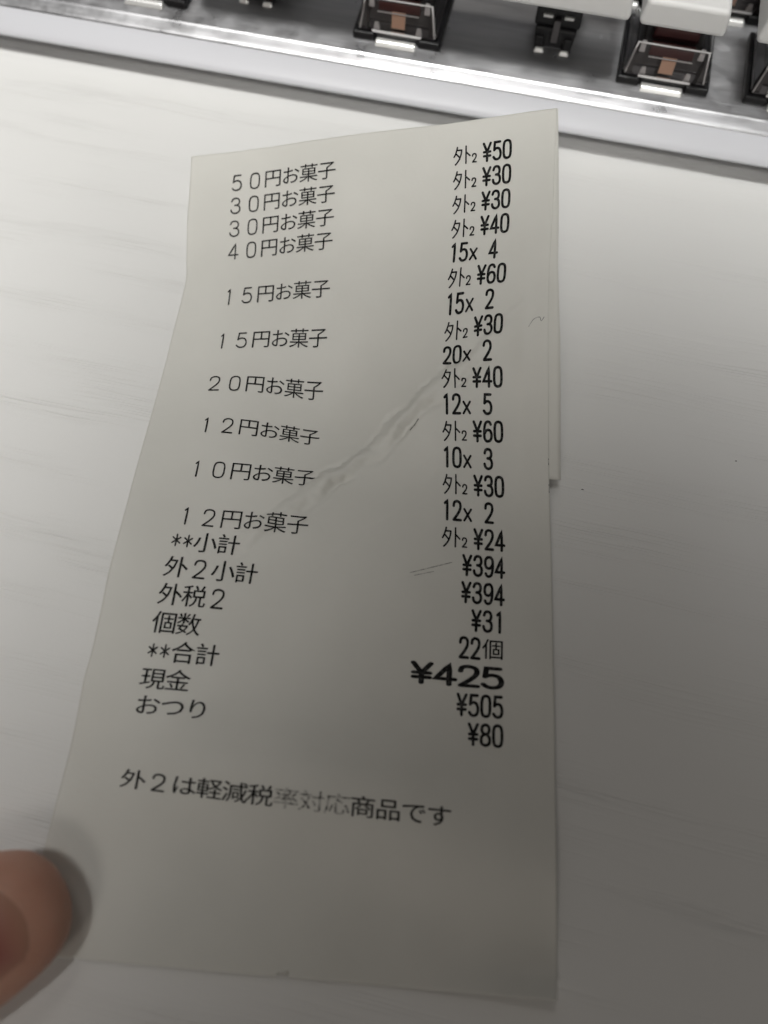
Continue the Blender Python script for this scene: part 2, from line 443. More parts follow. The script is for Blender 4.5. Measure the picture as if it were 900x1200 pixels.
# the sheet's shape: 37 rows x 9 columns of points in mm above the table
GRID = [
 [(-30.69,95.17,5.39),(-25.88,95.1,6.24),(-21.14,94.94,7.17),(-16.48,94.7,8.16),(-11.87,94.4,9.2),(-7.31,94.05,10.28),(-2.78,93.67,11.38),(1.73,93.25,12.52),(6.23,92.8,13.68),(10.74,92.32,14.88),(15.27,91.78,16.13),(19.81,91.19,17.44),(24.38,90.56,18.79)],
 [(-30.81,91.99,4.43),(-26.02,91.87,5.32),(-21.3,91.7,6.25),(-16.63,91.47,7.22),(-11.99,91.19,8.25),(-7.4,90.87,9.31),(-2.83,90.51,10.4),(1.71,90.11,11.52),(6.24,89.68,12.68),(10.75,89.2,13.88),(15.26,88.67,15.13),(19.75,88.09,16.43),(24.24,87.43,17.81)],
 [(-30.93,88.7,3.59),(-26.16,88.59,4.46),(-21.44,88.44,5.36),(-16.76,88.23,6.31),(-12.11,87.98,7.31),(-7.49,87.68,8.35),(-2.9,87.33,9.43),(1.66,86.95,10.55),(6.2,86.53,11.7),(10.71,86.06,12.9),(15.2,85.52,14.16),(19.65,84.91,15.5),(24.07,84.24,16.9)],
 [(-31.06,85.43,2.75),(-26.29,85.32,3.6),(-21.56,85.17,4.5),(-16.87,84.98,5.43),(-12.21,84.75,6.4),(-7.58,84.47,7.42),(-2.99,84.14,8.49),(1.58,83.77,9.6),(6.12,83.35,10.76),(10.62,82.87,11.98),(15.09,82.32,13.27),(19.5,81.69,14.64),(23.86,80.98,16.09)],
 [(-31.07,82.2,1.89),(-26.35,82.05,2.77),(-21.65,81.89,3.67),(-16.98,81.7,4.59),(-12.34,81.48,5.55),(-7.71,81.22,6.55),(-3.11,80.91,7.6),(1.46,80.55,8.7),(6,80.13,9.87),(10.49,79.65,11.11),(14.94,79.09,12.43),(19.33,78.44,13.84),(23.63,77.68,15.36)],
 [(-31.02,78.86,1.18),(-26.37,78.71,2.06),(-21.73,78.55,2.94),(-17.1,78.37,3.84),(-12.48,78.17,4.77),(-7.87,77.93,5.74),(-3.28,77.65,6.77),(1.29,77.31,7.87),(5.83,76.89,9.04),(10.32,76.4,10.31),(14.76,75.82,11.66),(19.12,75.16,13.11),(23.37,74.37,14.7)],
 [(-30.88,75.36,0.76),(-26.36,75.25,1.56),(-21.81,75.13,2.37),(-17.24,74.99,3.21),(-12.66,74.82,4.09),(-8.06,74.6,5.03),(-3.47,74.34,6.03),(1.1,74.02,7.1),(5.64,73.62,8.27),(10.13,73.13,9.54),(14.54,72.55,10.93),(18.85,71.86,12.44),(23.04,71.03,14.1)],
 [(-31.28,71.7,0.59),(-26.63,71.71,1.23),(-22,71.67,1.93),(-17.38,71.59,2.67),(-12.79,71.45,3.48),(-8.2,71.26,4.36),(-3.64,71.02,5.33),(0.89,70.73,6.39),(5.39,70.34,7.53),(9.84,69.83,8.78),(14.23,69.28,10.21),(18.53,68.55,11.8),(22.74,67.73,13.49)],
 [(-31.8,68.1,0.55),(-26.96,68.2,1.04),(-22.2,68.23,1.6),(-17.52,68.2,2.22),(-12.9,68.09,2.91),(-8.33,67.91,3.71),(-3.8,67.7,4.64),(0.69,67.45,5.68),(5.15,67,6.77),(9.57,66.37,7.99),(13.95,65.98,9.46),(18.27,65.27,11.14),(22.56,64.49,12.81)],
 [(-32.28,64.63,0.59),(-27.29,64.79,0.93),(-22.44,64.85,1.38),(-17.71,64.83,1.84),(-13.08,64.69,2.35),(-8.51,64.49,3.03),(-3.99,64.33,3.93),(0.48,64.16,4.94),(4.91,63.6,6),(9.32,62.74,7.18),(13.71,62.65,8.68),(18.05,62.01,10.41),(22.43,61.3,11.99)],
 [(-32.64,61.28,0.75),(-27.59,61.45,0.96),(-22.69,61.51,1.27),(-17.95,61.46,1.52),(-13.31,61.22,1.79),(-8.74,60.94,2.3),(-4.22,60.86,3.17),(0.25,60.81,4.23),(4.69,60.3,5.3),(9.1,59.43,6.46),(13.52,59.37,7.92),(17.91,58.77,9.58),(22.39,58.16,10.98)],
 [(-32.95,58.02,1.08),(-27.87,58.17,1.15),(-22.95,58.2,1.29),(-18.21,58.1,1.27),(-13.58,57.73,1.21),(-8.99,57.33,1.51),(-4.45,57.31,2.39),(0.04,57.4,3.57),(4.49,57.08,4.75),(8.92,56.44,5.93),(13.36,56.12,7.22),(17.83,55.57,8.59),(22.41,55.07,9.74)],
 [(-33.21,54.81,1.55),(-28.11,54.92,1.47),(-23.18,54.92,1.46),(-18.45,54.77,1.15),(-13.82,54.27,0.75),(-9.21,53.76,0.84),(-4.63,53.78,1.72),(-0.12,53.95,3.03),(4.34,53.73,4.33),(8.78,53.23,5.5),(13.26,52.79,6.54),(17.82,52.36,7.47),(22.51,51.96,8.34)],
 [(-33.43,51.64,2.11),(-28.33,51.71,1.89),(-23.39,51.66,1.73),(-18.64,51.47,1.24),(-13.99,50.92,0.63),(-9.36,50.36,0.56),(-4.75,50.36,1.38),(-0.21,50.53,2.65),(4.27,50.31,3.92),(8.73,49.86,4.97),(13.24,49.45,5.74),(17.86,49.14,6.29),(22.61,48.79,6.89)],
 [(-33.65,48.5,2.7),(-28.55,48.52,2.35),(-23.6,48.43,2.08),(-18.83,48.2,1.55),(-14.14,47.67,0.95),(-9.48,47.14,0.83),(-4.85,47.07,1.46),(-0.29,47.15,2.49),(4.22,46.94,3.48),(8.71,46.53,4.27),(13.25,46.17,4.78),(17.91,45.88,5.11),(22.67,45.54,5.53)],
 [(-33.87,45.37,3.27),(-28.8,45.33,2.82),(-23.84,45.19,2.47),(-19.03,44.95,2),(-14.31,44.5,1.53),(-9.62,44.03,1.41),(-4.98,43.87,1.82),(-0.39,43.81,2.48),(4.15,43.57,3.09),(8.68,43.22,3.54),(13.27,42.88,3.84),(17.94,42.57,4.04),(22.71,42.23,4.3)],
 [(-34.11,42.24,3.79),(-29.06,42.14,3.26),(-24.1,41.96,2.86),(-19.26,41.71,2.47),(-14.5,41.32,2.13),(-9.78,40.92,2.03),(-5.12,40.66,2.24),(-0.51,40.46,2.58),(4.06,40.19,2.84),(8.64,39.87,3),(13.26,39.55,3.08),(17.96,39.23,3.15),(22.73,38.88,3.27)],
 [(-34.36,39.11,4.23),(-29.35,38.95,3.67),(-24.41,38.74,3.22),(-19.55,38.46,2.87),(-14.76,38.1,2.63),(-10.02,37.72,2.54),(-5.34,37.39,2.61),(-0.71,37.1,2.71),(3.91,36.8,2.73),(8.53,36.49,2.67),(13.19,36.18,2.57),(17.91,35.86,2.49),(22.71,35.51,2.46)],
 [(-34.62,35.96,4.61),(-29.66,35.75,4.01),(-24.74,35.5,3.52),(-19.88,35.2,3.18),(-15.06,34.84,2.98),(-10.3,34.46,2.89),(-5.59,34.1,2.85),(-0.92,33.76,2.8),(3.73,33.43,2.66),(8.39,33.12,2.46),(13.09,32.81,2.23),(17.84,32.49,2.02),(22.65,32.14,1.88)],
 [(-34.92,32.76,4.9),(-29.99,32.53,4.26),(-25.1,32.26,3.74),(-20.22,31.94,3.37),(-15.39,31.58,3.15),(-10.6,31.2,3.02),(-5.86,30.82,2.92),(-1.16,30.46,2.78),(3.53,30.12,2.57),(8.22,29.8,2.29),(12.95,29.47,2),(17.72,29.14,1.74),(22.53,28.78,1.54)],
 [(-35.27,29.53,5.06),(-30.37,29.28,4.39),(-25.49,29,3.83),(-20.62,28.68,3.43),(-15.77,28.32,3.16),(-10.97,27.94,2.98),(-6.2,27.56,2.84),(-1.46,27.19,2.67),(3.26,26.84,2.43),(8,26.5,2.13),(12.76,26.16,1.83),(17.54,25.81,1.58),(22.36,25.43,1.38)],
 [(-35.68,26.28,5),(-30.79,26.01,4.34),(-25.9,25.72,3.79),(-21.03,25.4,3.37),(-16.18,25.05,3.06),(-11.35,24.68,2.84),(-6.56,24.31,2.67),(-1.79,23.93,2.49),(2.97,23.58,2.25),(7.74,23.23,1.98),(12.53,22.87,1.72),(17.35,22.5,1.5),(22.21,22.12,1.33)],
 [(-35.99,23.01,4.75),(-31.15,22.72,4.15),(-26.3,22.42,3.63),(-21.45,22.1,3.21),(-16.6,21.76,2.89),(-11.76,21.41,2.64),(-6.93,21.04,2.45),(-2.12,20.68,2.27),(2.69,20.31,2.06),(7.5,19.96,1.84),(12.32,19.59,1.64),(17.15,19.22,1.47),(22,18.84,1.34)],
 [(-36.34,19.74,4.43),(-31.52,19.44,3.9),(-26.69,19.14,3.43),(-21.85,18.81,3.04),(-16.99,18.48,2.72),(-12.13,18.13,2.46),(-7.28,17.78,2.25),(-2.43,17.42,2.06),(2.42,17.06,1.89),(7.26,16.7,1.72),(12.11,16.33,1.58),(16.95,15.96,1.46),(21.8,15.59,1.38)],
 [(-36.74,16.55,4.16),(-31.91,16.24,3.69),(-27.07,15.91,3.27),(-22.21,15.58,2.92),(-17.33,15.24,2.62),(-12.46,14.89,2.37),(-7.59,14.54,2.14),(-2.71,14.19,1.94),(2.16,13.83,1.77),(7.03,13.47,1.63),(11.9,13.1,1.52),(16.76,12.73,1.46),(21.62,12.35,1.44)],
 [(-37.32,13.53,3.9),(-32.37,13.18,3.53),(-27.43,12.82,3.2),(-22.5,12.46,2.92),(-17.59,12.1,2.69),(-12.71,11.73,2.47),(-7.83,11.37,2.24),(-2.96,11.01,2.02),(1.91,10.64,1.82),(6.79,10.27,1.65),(11.67,9.9,1.54),(16.55,9.52,1.5),(21.44,9.13,1.5)],
 [(-37.64,10.7,3.57),(-32.66,10.3,3.39),(-27.7,9.9,3.25),(-22.76,9.49,3.14),(-17.84,9.09,3.03),(-12.94,8.69,2.88),(-8.06,8.3,2.68),(-3.19,7.91,2.43),(1.69,7.52,2.17),(6.57,7.13,1.92),(11.47,6.74,1.72),(16.36,6.34,1.6),(21.24,5.93,1.53)],
 [(-37.97,8.07,3.16),(-32.94,7.61,3.26),(-27.93,7.15,3.4),(-22.96,6.69,3.51),(-18.03,6.24,3.56),(-13.13,5.8,3.51),(-8.26,5.36,3.36),(-3.39,4.93,3.1),(1.48,4.5,2.77),(6.36,4.07,2.4),(11.25,3.64,2.07),(16.14,3.21,1.8),(21.03,2.78,1.56)],
 [(-38.33,5.58,2.84),(-33.25,5.07,3.14),(-28.19,4.56,3.45),(-23.19,4.05,3.7),(-18.24,3.55,3.84),(-13.33,3.06,3.86),(-8.46,2.57,3.77),(-3.59,2.09,3.56),(1.27,1.6,3.25),(6.14,1.12,2.86),(11.03,0.64,2.46),(15.92,0.16,2.07),(20.81,-0.33,1.7)],
 [(-38.68,3.14,2.79),(-33.59,2.59,3.03),(-28.53,2.04,3.25),(-23.52,1.49,3.4),(-18.56,0.95,3.46),(-13.62,0.41,3.46),(-8.71,-0.13,3.43),(-3.82,-0.67,3.36),(1.06,-1.2,3.23),(5.94,-1.74,3.04),(10.81,-2.27,2.75),(15.69,-2.81,2.4),(20.58,-3.35,2.05)],
 [(-38.98,0.68,2.91),(-33.95,0.09,2.89),(-28.94,-0.5,2.82),(-23.95,-1.09,2.7),(-18.96,-1.67,2.58),(-13.98,-2.26,2.5),(-9,-2.84,2.51),(-4.05,-3.42,2.6),(0.87,-3.98,2.75),(5.76,-4.55,2.85),(10.62,-5.12,2.81),(15.47,-5.69,2.62),(20.32,-6.27,2.39)],
 [(-39.32,-1.88,2.97),(-34.35,-2.5,2.64),(-29.38,-3.13,2.28),(-24.39,-3.75,1.94),(-19.38,-4.38,1.66),(-14.34,-5,1.53),(-9.3,-5.6,1.56),(-4.29,-6.2,1.74),(0.68,-6.78,2.05),(5.59,-7.35,2.35),(10.46,-7.93,2.51),(15.31,-8.52,2.48),(20.14,-9.11,2.36)],
 [(-39.71,-4.6,2.81),(-34.78,-5.24,2.28),(-29.82,-5.89,1.77),(-24.81,-6.53,1.35),(-19.75,-7.17,1.07),(-14.67,-7.8,0.94),(-9.59,-8.41,0.96),(-4.54,-9.01,1.11),(0.47,-9.59,1.36),(5.43,-10.16,1.63),(10.33,-10.73,1.83),(15.2,-11.32,1.91),(20.07,-11.91,1.81)],
 [(-40.14,-7.5,2.52),(-35.22,-8.15,1.9),(-30.25,-8.8,1.35),(-25.19,-9.43,0.96),(-20.09,-10.05,0.75),(-14.98,-10.65,0.67),(-9.87,-11.25,0.67),(-4.79,-11.83,0.73),(0.25,-12.4,0.83),(5.25,-12.97,0.95),(10.21,-13.53,1.08),(15.13,-14.09,1.16),(20.05,-14.68,1.07)],
 [(-40.5,-10.62,2.19),(-35.61,-11.23,1.58),(-30.62,-11.84,1.1),(-25.54,-12.43,0.79),(-20.42,-13,0.64),(-15.28,-13.56,0.59),(-10.16,-14.11,0.59),(-5.06,-14.65,0.6),(0.01,-15.19,0.61),(5.05,-15.73,0.61),(10.06,-16.27,0.6),(15.02,-16.8,0.59),(19.94,-17.33,0.6)],
 [(-40.89,-13.93,1.84),(-35.96,-14.47,1.38),(-30.95,-15,1.02),(-25.86,-15.52,0.78),(-20.74,-16.02,0.65),(-15.59,-16.51,0.61),(-10.45,-16.99,0.6),(-5.33,-17.47,0.6),(-0.24,-17.94,0.6),(4.82,-18.42,0.59),(9.84,-18.89,0.6),(14.81,-19.33,0.69),(19.68,-19.73,1.03)],
 [(-41.34,-17.44,1.4),(-36.3,-17.85,1.26),(-31.26,-18.28,1.03),(-26.18,-18.7,0.83),(-21.05,-19.11,0.71),(-15.9,-19.51,0.65),(-10.76,-19.91,0.62),(-5.63,-20.3,0.6),(-0.51,-20.69,0.57),(4.57,-21.05,0.7),(9.56,-21.32,1.21),(14.4,-21.49,2.13),(19.08,-21.63,3.2)],
]

# ------------------------------------------------------------------ table
def build_table():
    bm = bmesh.new()
    frustum(bm, -420, 480, -330, 520, -25, 0, bev=1.5)
    o = bm_obj('tabletop', bm, M_TABLE)
    tag(o, kind='structure')
    return o


def table_speck(parent, x, y, rx, ry, rot):
    bm = bmesh.new()
    n = 14
    vs = []
    for i in range(n):
        t = 2 * math.pi * i / n
        k = 1 + .25 * math.sin(3 * t + x)
        px, py = rx * k * math.cos(t), ry * k * math.sin(t)
        vs.append(bm.verts.new(((x + px * math.cos(rot) - py * math.sin(rot)) * MM, (y + px * math.sin(rot) + py * math.cos(rot)) * MM, .02 * MM)))
    top = bm.verts.new((x * MM, y * MM, .09 * MM))
    for i in range(n):
        bm.faces.new((vs[i], vs[(i + 1) % n], top))
    return bm_obj('speck', bm, M_SPECK, parent)


TABLE = build_table()

# ------------------------------------------------------------------ keyboard
KB_LOC = Vector((0, 112.95, 0)) * MM
KB_RZ = R(-12.95)
PLATE_Z = 6.4
KX0, KX1, KDEPTH = -132, 128, 96


def case_profile():
    """undercut shell: a nose that overhangs the table and a gently rounded sloping front"""
    pts = [(3.0, .35), (1.0, .6), (-.8, 1.3), (-2.4, 2.3), (-3.3, 3.1)]
    for i in range(1, 8):
        t = math.pi * (.62 * i / 8)
        pts.append((-3.45 - .5 * math.sin(t * 1.25), 3.6 - .42 * math.cos(t * 1.25)))
    for i in range(1, 10):
        t = i / 9
        pts.append((-3.72 + 4.0 * t, 4.0 + 2.15 * t - .75 * t * t))
    pts += [(.45, 5.38), (.65, 5.3), (.8, 5.1)]
    d = KDEPTH
    pts += [(d - 1.2, 4.8), (d - .3, 4.2), (d, 3.2), (d, .9), (d - .8, .35)]
    return pts


def build_switch(kb, cx, cy, shade=0):
    """one transparent topped switch, centre of its square base at (cx, cy) in keyboard mm"""
    z = PLATE_Z
    s = empty('key_switch', (cx * MM, cy * MM, z * MM), 0, kb)
    bm = bmesh.new()
    h = 7.45
    frustum(bm, -h, -3.7, -h, h, 0, 1.35, bev=.3)
    frustum(bm, 3.7, h, -h, h, 0, 1.352, bev=.3)
    frustum(bm, -3.72, 3.72, -h + .55, h - .55, 0, 1.30, bev=.2)
    bm_obj('bottom_housing', bm, M_BLACK, s)
    bm = bmesh.new()
    frustum(bm, -6.95, 6.95, -6.95, 6.95, 1.36, 6.3, ix=1.1, iyf=1.55, bev=.55, seg=3)
    hs = bm_obj('clear_housing', bm, M_CLEAR, s, smooth=False)
    bm = bmesh.new()                                    # dark works seen through the clear housing
    frustum(bm, -5.6, 5.6, -4.3, 6.2, 1.4, 5.5, ix=.9, iyf=.9, bev=.3)
    frustum(bm, -6.3, -5.2, -6.1, 6.0, 1.38, 4.6, ix=.25, iyf=.6, bev=.15)
    frustum(bm, 5.2, 6.3, -6.1, 6.0, 1.38, 4.6, ix=.25, iyf=.6, bev=.15)
    bm_obj('switch_core', bm, M_CORE, s)
    bm = bmesh.new()
    frustum(bm, -3.5, 3.5, -4.95, -4.55, 3.9, 6.0, ix=.1, iyf=.25, iyb=-.25, bev=.08)
    frustum(bm, -3.6, 3.6, -3.6, 3.6, 5.6, 7.6, ix=.2, iyf=.2, bev=.3)
    frustum(bm, -2.0, 2.0, -.6, .6, 7.5, 10.6)
    frustum(bm, -.6, .6, -2.0, 2.0, 7.5, 10.61)
    bm_obj('stem', bm, M_STEM, s)
    bm = bmesh.new()
    frustum(bm, -1.15, 1.15, -5.85, -5.6, 1.7, 4.1, ix=-.0, iyf=.55, iyb=-.55, bev=.05)
    bm_obj('copper_contact', bm, M_COPPER, s)
    bm = bmesh.new()                                    # pale bars standing in for glints on the clear part's edges
    for sx in (-1, 1):
        frustum(bm, sx * 3.6 - .55, sx * 3.6 + .55, -6.3, -5.5, 1.38, 2.5, ix=.2, iyf=.25, bev=.15)
        frustum(bm, sx * 4.65 - .5, sx * 4.65 + .5, -5.05, -4.4, 4.2, 6.0, ix=.12, iyf=.2, iyb=0, bev=.15)
    frustum(bm, -4.2, 4.2, -6.99, -6.72, 1.37, 1.75, iyf=.1, bev=.08)
    frustum(bm, -3.5, 3.5, -5.95, -5.75, 4.22, 4.42, bev=.07)
    frustum(bm, -5.75, 5.75, -5.62, -5.36, 6.12, 6.36, bev=.1)
    for sx in (-1, 1):                                  # pale strips for the glints along the front corners
        frustum(bm, sx * 6.35 - .16, sx * 6.35 + .16, -6.6, -6.3, 1.5, 6.1, ix=0, iyf=1.15, iyb=-1.15, bev=.08, dx=-sx * .8)
        frustum(bm, sx * 6.5 - .12, sx * 6.5 + .12, -5.6, 5.6, 1.36, 1.75, bev=.08)
    bm_obj('glint_bars', bm, M_GLINT, s)
    bm = bmesh.new()
    frustum(bm, -3.5, 3.5, -8.55, -7.0, .02, .75, ix=.18, iyf=.55, iyb=0, bev=.22, seg=3)
    bm_obj('steel_clip', bm, M_CLIP, s)
    return s


def build_stabilizer(kb, cx, cy):
    z = PLATE_Z
    s = empty('stabilizer', (cx * MM, cy * MM, z * MM), 0, kb)
    bm = bmesh.new()
    frustum(bm, -3.15, 3.15, -4.6, 4.8, 0, 3.4, ix=-.25, iyf=.2, bev=.35)
    frustum(bm, -3.75, 3.75, -3.9, 4.8, 3.3, 9.4, ix=.1, iyf=.4, bev=.35)
    frustum(bm, -3.15, -1.5, -5.3, -4.4, 0, 2.2, ix=.2, iyf=.35, iyb=0, bev=.2)
    frustum(bm, 1.5, 3.15, -5.3, -4.4, 0, 2.2, ix=.2, iyf=.35, iyb=0, bev=.2)
    bm_obj('stabilizer_housing', bm, M_BLACK, s)
    bm = bmesh.new()
    frustum(bm, -.55, .55, -5.0, -4.2, 1.4, 5.0, iyf=.25, iyb=-.2, bev=.12)
    bm_obj('centre_rib', bm, M_CORE, s)
    bm = bmesh.new()
    frustum(bm, -2.5, -.85, -4.25, -3.7, 5.0, 5.5, bev=.12)
    frustum(bm, .95, 2.5, -4.25, -3.7, 5.0, 5.5, bev=.12)
    bm_obj('wire', bm, M_CLIP, s)
    bm = bmesh.new()
    frustum(bm, -3.0, -1.2, -6.0, -5.2, .02, .7, ix=.3, iyf=.45, bev=.18)
    frustum(bm, 1.2, 3.0, -6.0, -5.2, .02, .7, ix=.3, iyf=.45, bev=.18)
    bm_obj('steel_clip', bm, M_CLIP, s)
    return s


def build_cap(kb, x0, x1, y0, y1, z0, z1, label=None):
    """hollow-looking low keycap with slightly sloping faces and a soft dished top"""
    bm = bmesh.new()
    frustum(bm, x0, x1, y0, y1, z0, z1, ix=.45, iyf=.55, iyb=1.2, bev=.75, seg=5)
    # underside pocket rim
    frustum(bm, (x0 + x1) / 2 - 2.2, (x0 + x1) / 2 + 2.2, (y0 + y1) / 2 - 2.2, (y0 + y1) / 2 + 2.2, z0 - 1.2, z0 + .4)
    o = bm_obj('keycap', bm, M_CAP, kb, smooth=True)
    me = o.data
    md = o.modifiers.new('wn', 'WEIGHTED_NORMAL')
    md.keep_sharp = False
    if label: o['label'] = label
    return o


def build_keyboard():
    kb = empty('keyboard', KB_LOC, KB_RZ)
    tag(kb, 'white framed mechanical keyboard with a bare brushed metal plate and clear switches', 'keyboard')
    bm = bmesh.new()
    prism_x(bm, case_profile(), KX0, KX1)
    o = bm_obj('case', bm, M_CASE, kb, smooth=True)
    md = o.modifiers.new('es', 'EDGE_SPLIT'); md.split_angle = R(40)
    # plate: rolled front lip, flat deck
    bm = bmesh.new()
    z = PLATE_Z
    prof = [(.60, 4.9)]
    prof += [(.47, 5.30), (.50, 5.42), (.60, 5.54), (.85, 5.67), (1.2, 5.80), (1.6, 5.94), (1.95, 6.06), (2.2, 6.145), (2.4, 6.21), (2.55, 6.27), (2.66, 6.34), (2.78, z)]
    prof += [(KDEPTH - 1.5, z), (KDEPTH - 1.1, 5.6), (KDEPTH - 1.1, 4.9)]
    prism_x(bm, prof, KX0 + .8, KX1 - .8)
    o = bm_obj('plate', bm, M_PLATE, kb, smooth=True)
    md = o.modifiers.new('es', 'EDGE_SPLIT'); md.split_angle = R(30)
    for cx, cy in ((0.75, 12.9), (45.2, 12.75), (65.8, 12.95), (-43.6, 12.9), (36.0, 31.2), (54.0, 31.0)):
        build_switch(kb, cx, cy)
    build_stabilizer(kb, 26.5, 15.1)
    build_stabilizer(kb, -24.9, 15.1)
    # caps
    build_cap(kb, -35.6, 37.0, 4.55, 19.6, 17.3, 21.0, 'wide spacebar keycap')
    build_cap(kb, 38.25, 51.25, 4.45, 19.5, 17.2, 21.0)
    build_cap(kb, 55.7, 75.6, 4.5, 19.6, 17.2, 21.0)
    build_cap(kb, -51.0, -37.2, 4.5, 19.6, 17.2, 21.0)
    build_cap(kb, 29.3, 43.0, 22.8, 37.5, 17.2, 21.0)
    build_cap(kb, 47.5, 61.0, 22.6, 37.5, 17.2, 21.0)
    return kb


M_GLINT = mat('painted_glint', (.88, .87, .87), .12, spec=1.0)  # pale colour painted for glints on the clear housings
KB = build_keyboard()

# ------------------------------------------------------------------ receipt
ROW = 3.549                                            # line pitch in mm
V0, V1, UW = -1.4, 31.0, 58.0
NV, NU = len(GRID), len(GRID[0])
GV = [[Vector(p) for p in r] for r in GRID]


def cr4(a, b, c, d, t):
    return 0.5 * ((2 * b) + (c - a) * t + (2 * a - 5 * b + 4 * c - d) * t * t + (3 * b - a - 3 * c + d) * t ** 3)


def gp(i, j):
    if i < 0: return gp(0, j) * 2 - gp(-i, j)
    if i > NV - 1: return gp(NV - 1, j) * 2 - gp(2 * (NV - 1) - i, j)
    if j < 0: return gp(i, 0) * 2 - gp(i, -j)
    if j > NU - 1: return gp(i, NU - 1) * 2 - gp(i, 2 * (NU - 1) - j)
    return GV[i][j]


def base(u, v):
    a = (v - V0) / (V1 - V0) * (NV - 1)
    b = u / UW * (NU - 1)
    i = max(0, min(NV - 2, int(math.floor(a)))); j = max(0, min(NU - 2, int(math.floor(b))))
    fa, fb = a - i, b - j
    rows = [cr4(gp(i + k, j - 1), gp(i + k, j), gp(i + k, j + 1), gp(i + k, j + 2), fb) for k in (-1, 0, 1, 2)]
    return cr4(*rows, fa)


CREASE = [(54.2, 6.6, .03), (51.1, 7.42, .10), (48, 8.1, .16), (42.4, 9.22, .30), (37.9, 10.3, .42), (35.3, 10.9, .46), (32.6, 11.78, .22),
          (29.2, 12.46, .40), (26.3, 12.91, .42), (22.5, 14.0, .26), (18.3, 15.0, .16), (14.9, 15.97, .04)]
CR = [(u, v * ROW, a) for u, v, a in CREASE]


def crease(u, v):
    x, y = u, v * ROW
    best = None
    for (x0, y0, a0), (x1, y1, a1) in zip(CR[:-1], CR[1:]):
        dx, dy = x1 - x0, y1 - y0
        L = math.hypot(dx, dy)
        t = max(0, min(1, ((x - x0) * dx + (y - y0) * dy) / (L * L)))
        px, py = x0 + t * dx, y0 + t * dy
        d = math.hypot(x - px, y - py)
        if best is None or d < best[0]:
            s = ((x - px) * (-dy) + (y - py) * dx) / L   # signed side
            best = (d, s, a0 + (a1 - a0) * t)
    d, s, a = best
    if d > 9: return 0.0
    jag = .40 * sway(x * .85, y * .85, 4.0) + .15 * sway(x * 3.1, y * 3.1, 7.0)
    s2 = s + jag
    # a broken fold: a puffed ridge between two cracked furrows
    n1 = max(0.0, min(1.0, .65 + .7 * sway(x * .9, y * .9, 9.0)))
    n2 = max(0.0, min(1.0, .55 + .8 * sway(x * .8, y * .8, 12.0)))
    h = 1.5 * a * (.65 + .6 * n2) * math.exp(-(s2 / .95) ** 2)
    h += 1.1 * a * math.exp(-abs(s2) / (2.2 if s2 > 0 else 4.2))
    h -= .8 * a * n1 * math.exp(-((s2 - 1.3) / .30) ** 2)
    h -= 1.3 * a * n2 * math.exp(-((s2 + 1.6) / .50) ** 2)
    h += .40 * a * .7 * sway(x * 1.5 + y * 1.3, (y - x) * .4, 3.0) * math.exp(-(s2 / 1.8) ** 2)
    # pinch where the two folds meet
    dd = math.hypot(x - 32.9, y - 11.7 * ROW)
    h -= .20 * math.exp(-(dd / .7) ** 2)
    # smaller ripple fans
    return h


def sway(x, y, p):
    """smooth seamless undulation between about -1 and 1"""
    return (math.sin(1.31 * x + .62 * y + p) + .8 * math.sin(-.71 * x + 1.13 * y + 2.1 * p + .9 * math.sin(.53 * x + p))
            + .6 * math.sin(.37 * x - 1.7 * y + 3.7 * p + .7 * math.sin(.81 * y))) / 2.4


def wrinkle(u, v):
    x, y = u, v * ROW
    h = .34 * sway(x * .16, y * .11, 2.5) + .055 * sway(x * .55, y * .42, 8.1)
    # soft bent strip along the right edge
    h += .16 * math.exp(-((u - 54.6) / 1.0) ** 2) * math.exp(-((v - 8.5) / 3.2) ** 2)
    # small crinkles beside the price column
    h += .07 * math.exp(-(((x - 52.5) * .65 + (y - 23.5) * .9) / .45) ** 2) * math.exp(-(((x - 52.5) * .9 - (y - 23.5) * .65) / 3.0) ** 2)
    # shallow dent lines low on the sheet
    h -= .10 * math.exp(-(((x - 41.5) * .3 + (y - 58) * .95) / .35) ** 2) * math.exp(-((x - 41.5) / 4.5) ** 2)
    return h


def S(u, v, off=0.0):
    p = base(u, v)
    e = .02
    du = base(u + e * 10, v) - base(u - e * 10, v)
    dv = base(u, v + e) - base(u, v - e)
    n = dv.cross(du).normalized()
    if n.z < 0: n = -n
    q = p + n * (crease(u, v) + wrinkle(u, v))
    if q.z < .30: q.z = .30 - .08 * (1 - math.exp(-(.30 - q.z) * 3))   # resting on the desk
    return q + n * off


def sheet(name, f, u0, u1, v0, v1, nu, nv, m, parent, thick, notch=False):
    vs, fs = [], []
    for i in range(nv + 1):
        v = v0 + (v1 - v0) * i / nv
        for j in range(nu + 1):
            u = u0 + (u1 - u0) * j / nu
            vv = v
            if i == nv:                                  # torn lower edge
                vv += .018 * noise.noise((u * 1.9, 3.3, 0))
                if notch and 27.6 < u < 28.9: vv -= .10 + .10 * (u - 27.6)
            p = f(u, vv)
            vs.append(p * MM)
    for i in range(nv):
        for j in range(nu):
            a = i * (nu + 1) + j
            fs.append((a, a + nu + 1, a + nu + 2, a + 1))
    o = mesh_obj(name, vs, fs, m, parent, smooth=True)
    # face up
    if o.data.polygons[len(fs) // 2].normal.z < 0:
        o.data.flip_normals()
    md = o.modifiers.new('thickness', 'SOLIDIFY')
    md.thickness = thick * MM
    md.offset = -1.0
    return o


rec_loc = Vector((0, 45, 0)) * MM
REC = empty('receipt', rec_loc)
tag(REC, 'creased white till receipt with black Japanese printing, curling up from the tabletop', 'receipt')


def rec_child(o):
    o.parent = REC
    o.matrix_parent_inverse = Matrix.Translation(-rec_loc)
    return o


rec_child(sheet('paper_sheet', lambda u, v: S(u, v), 0, UW, V0, V1, 250, 500, M_PAPER, None, .06, True))


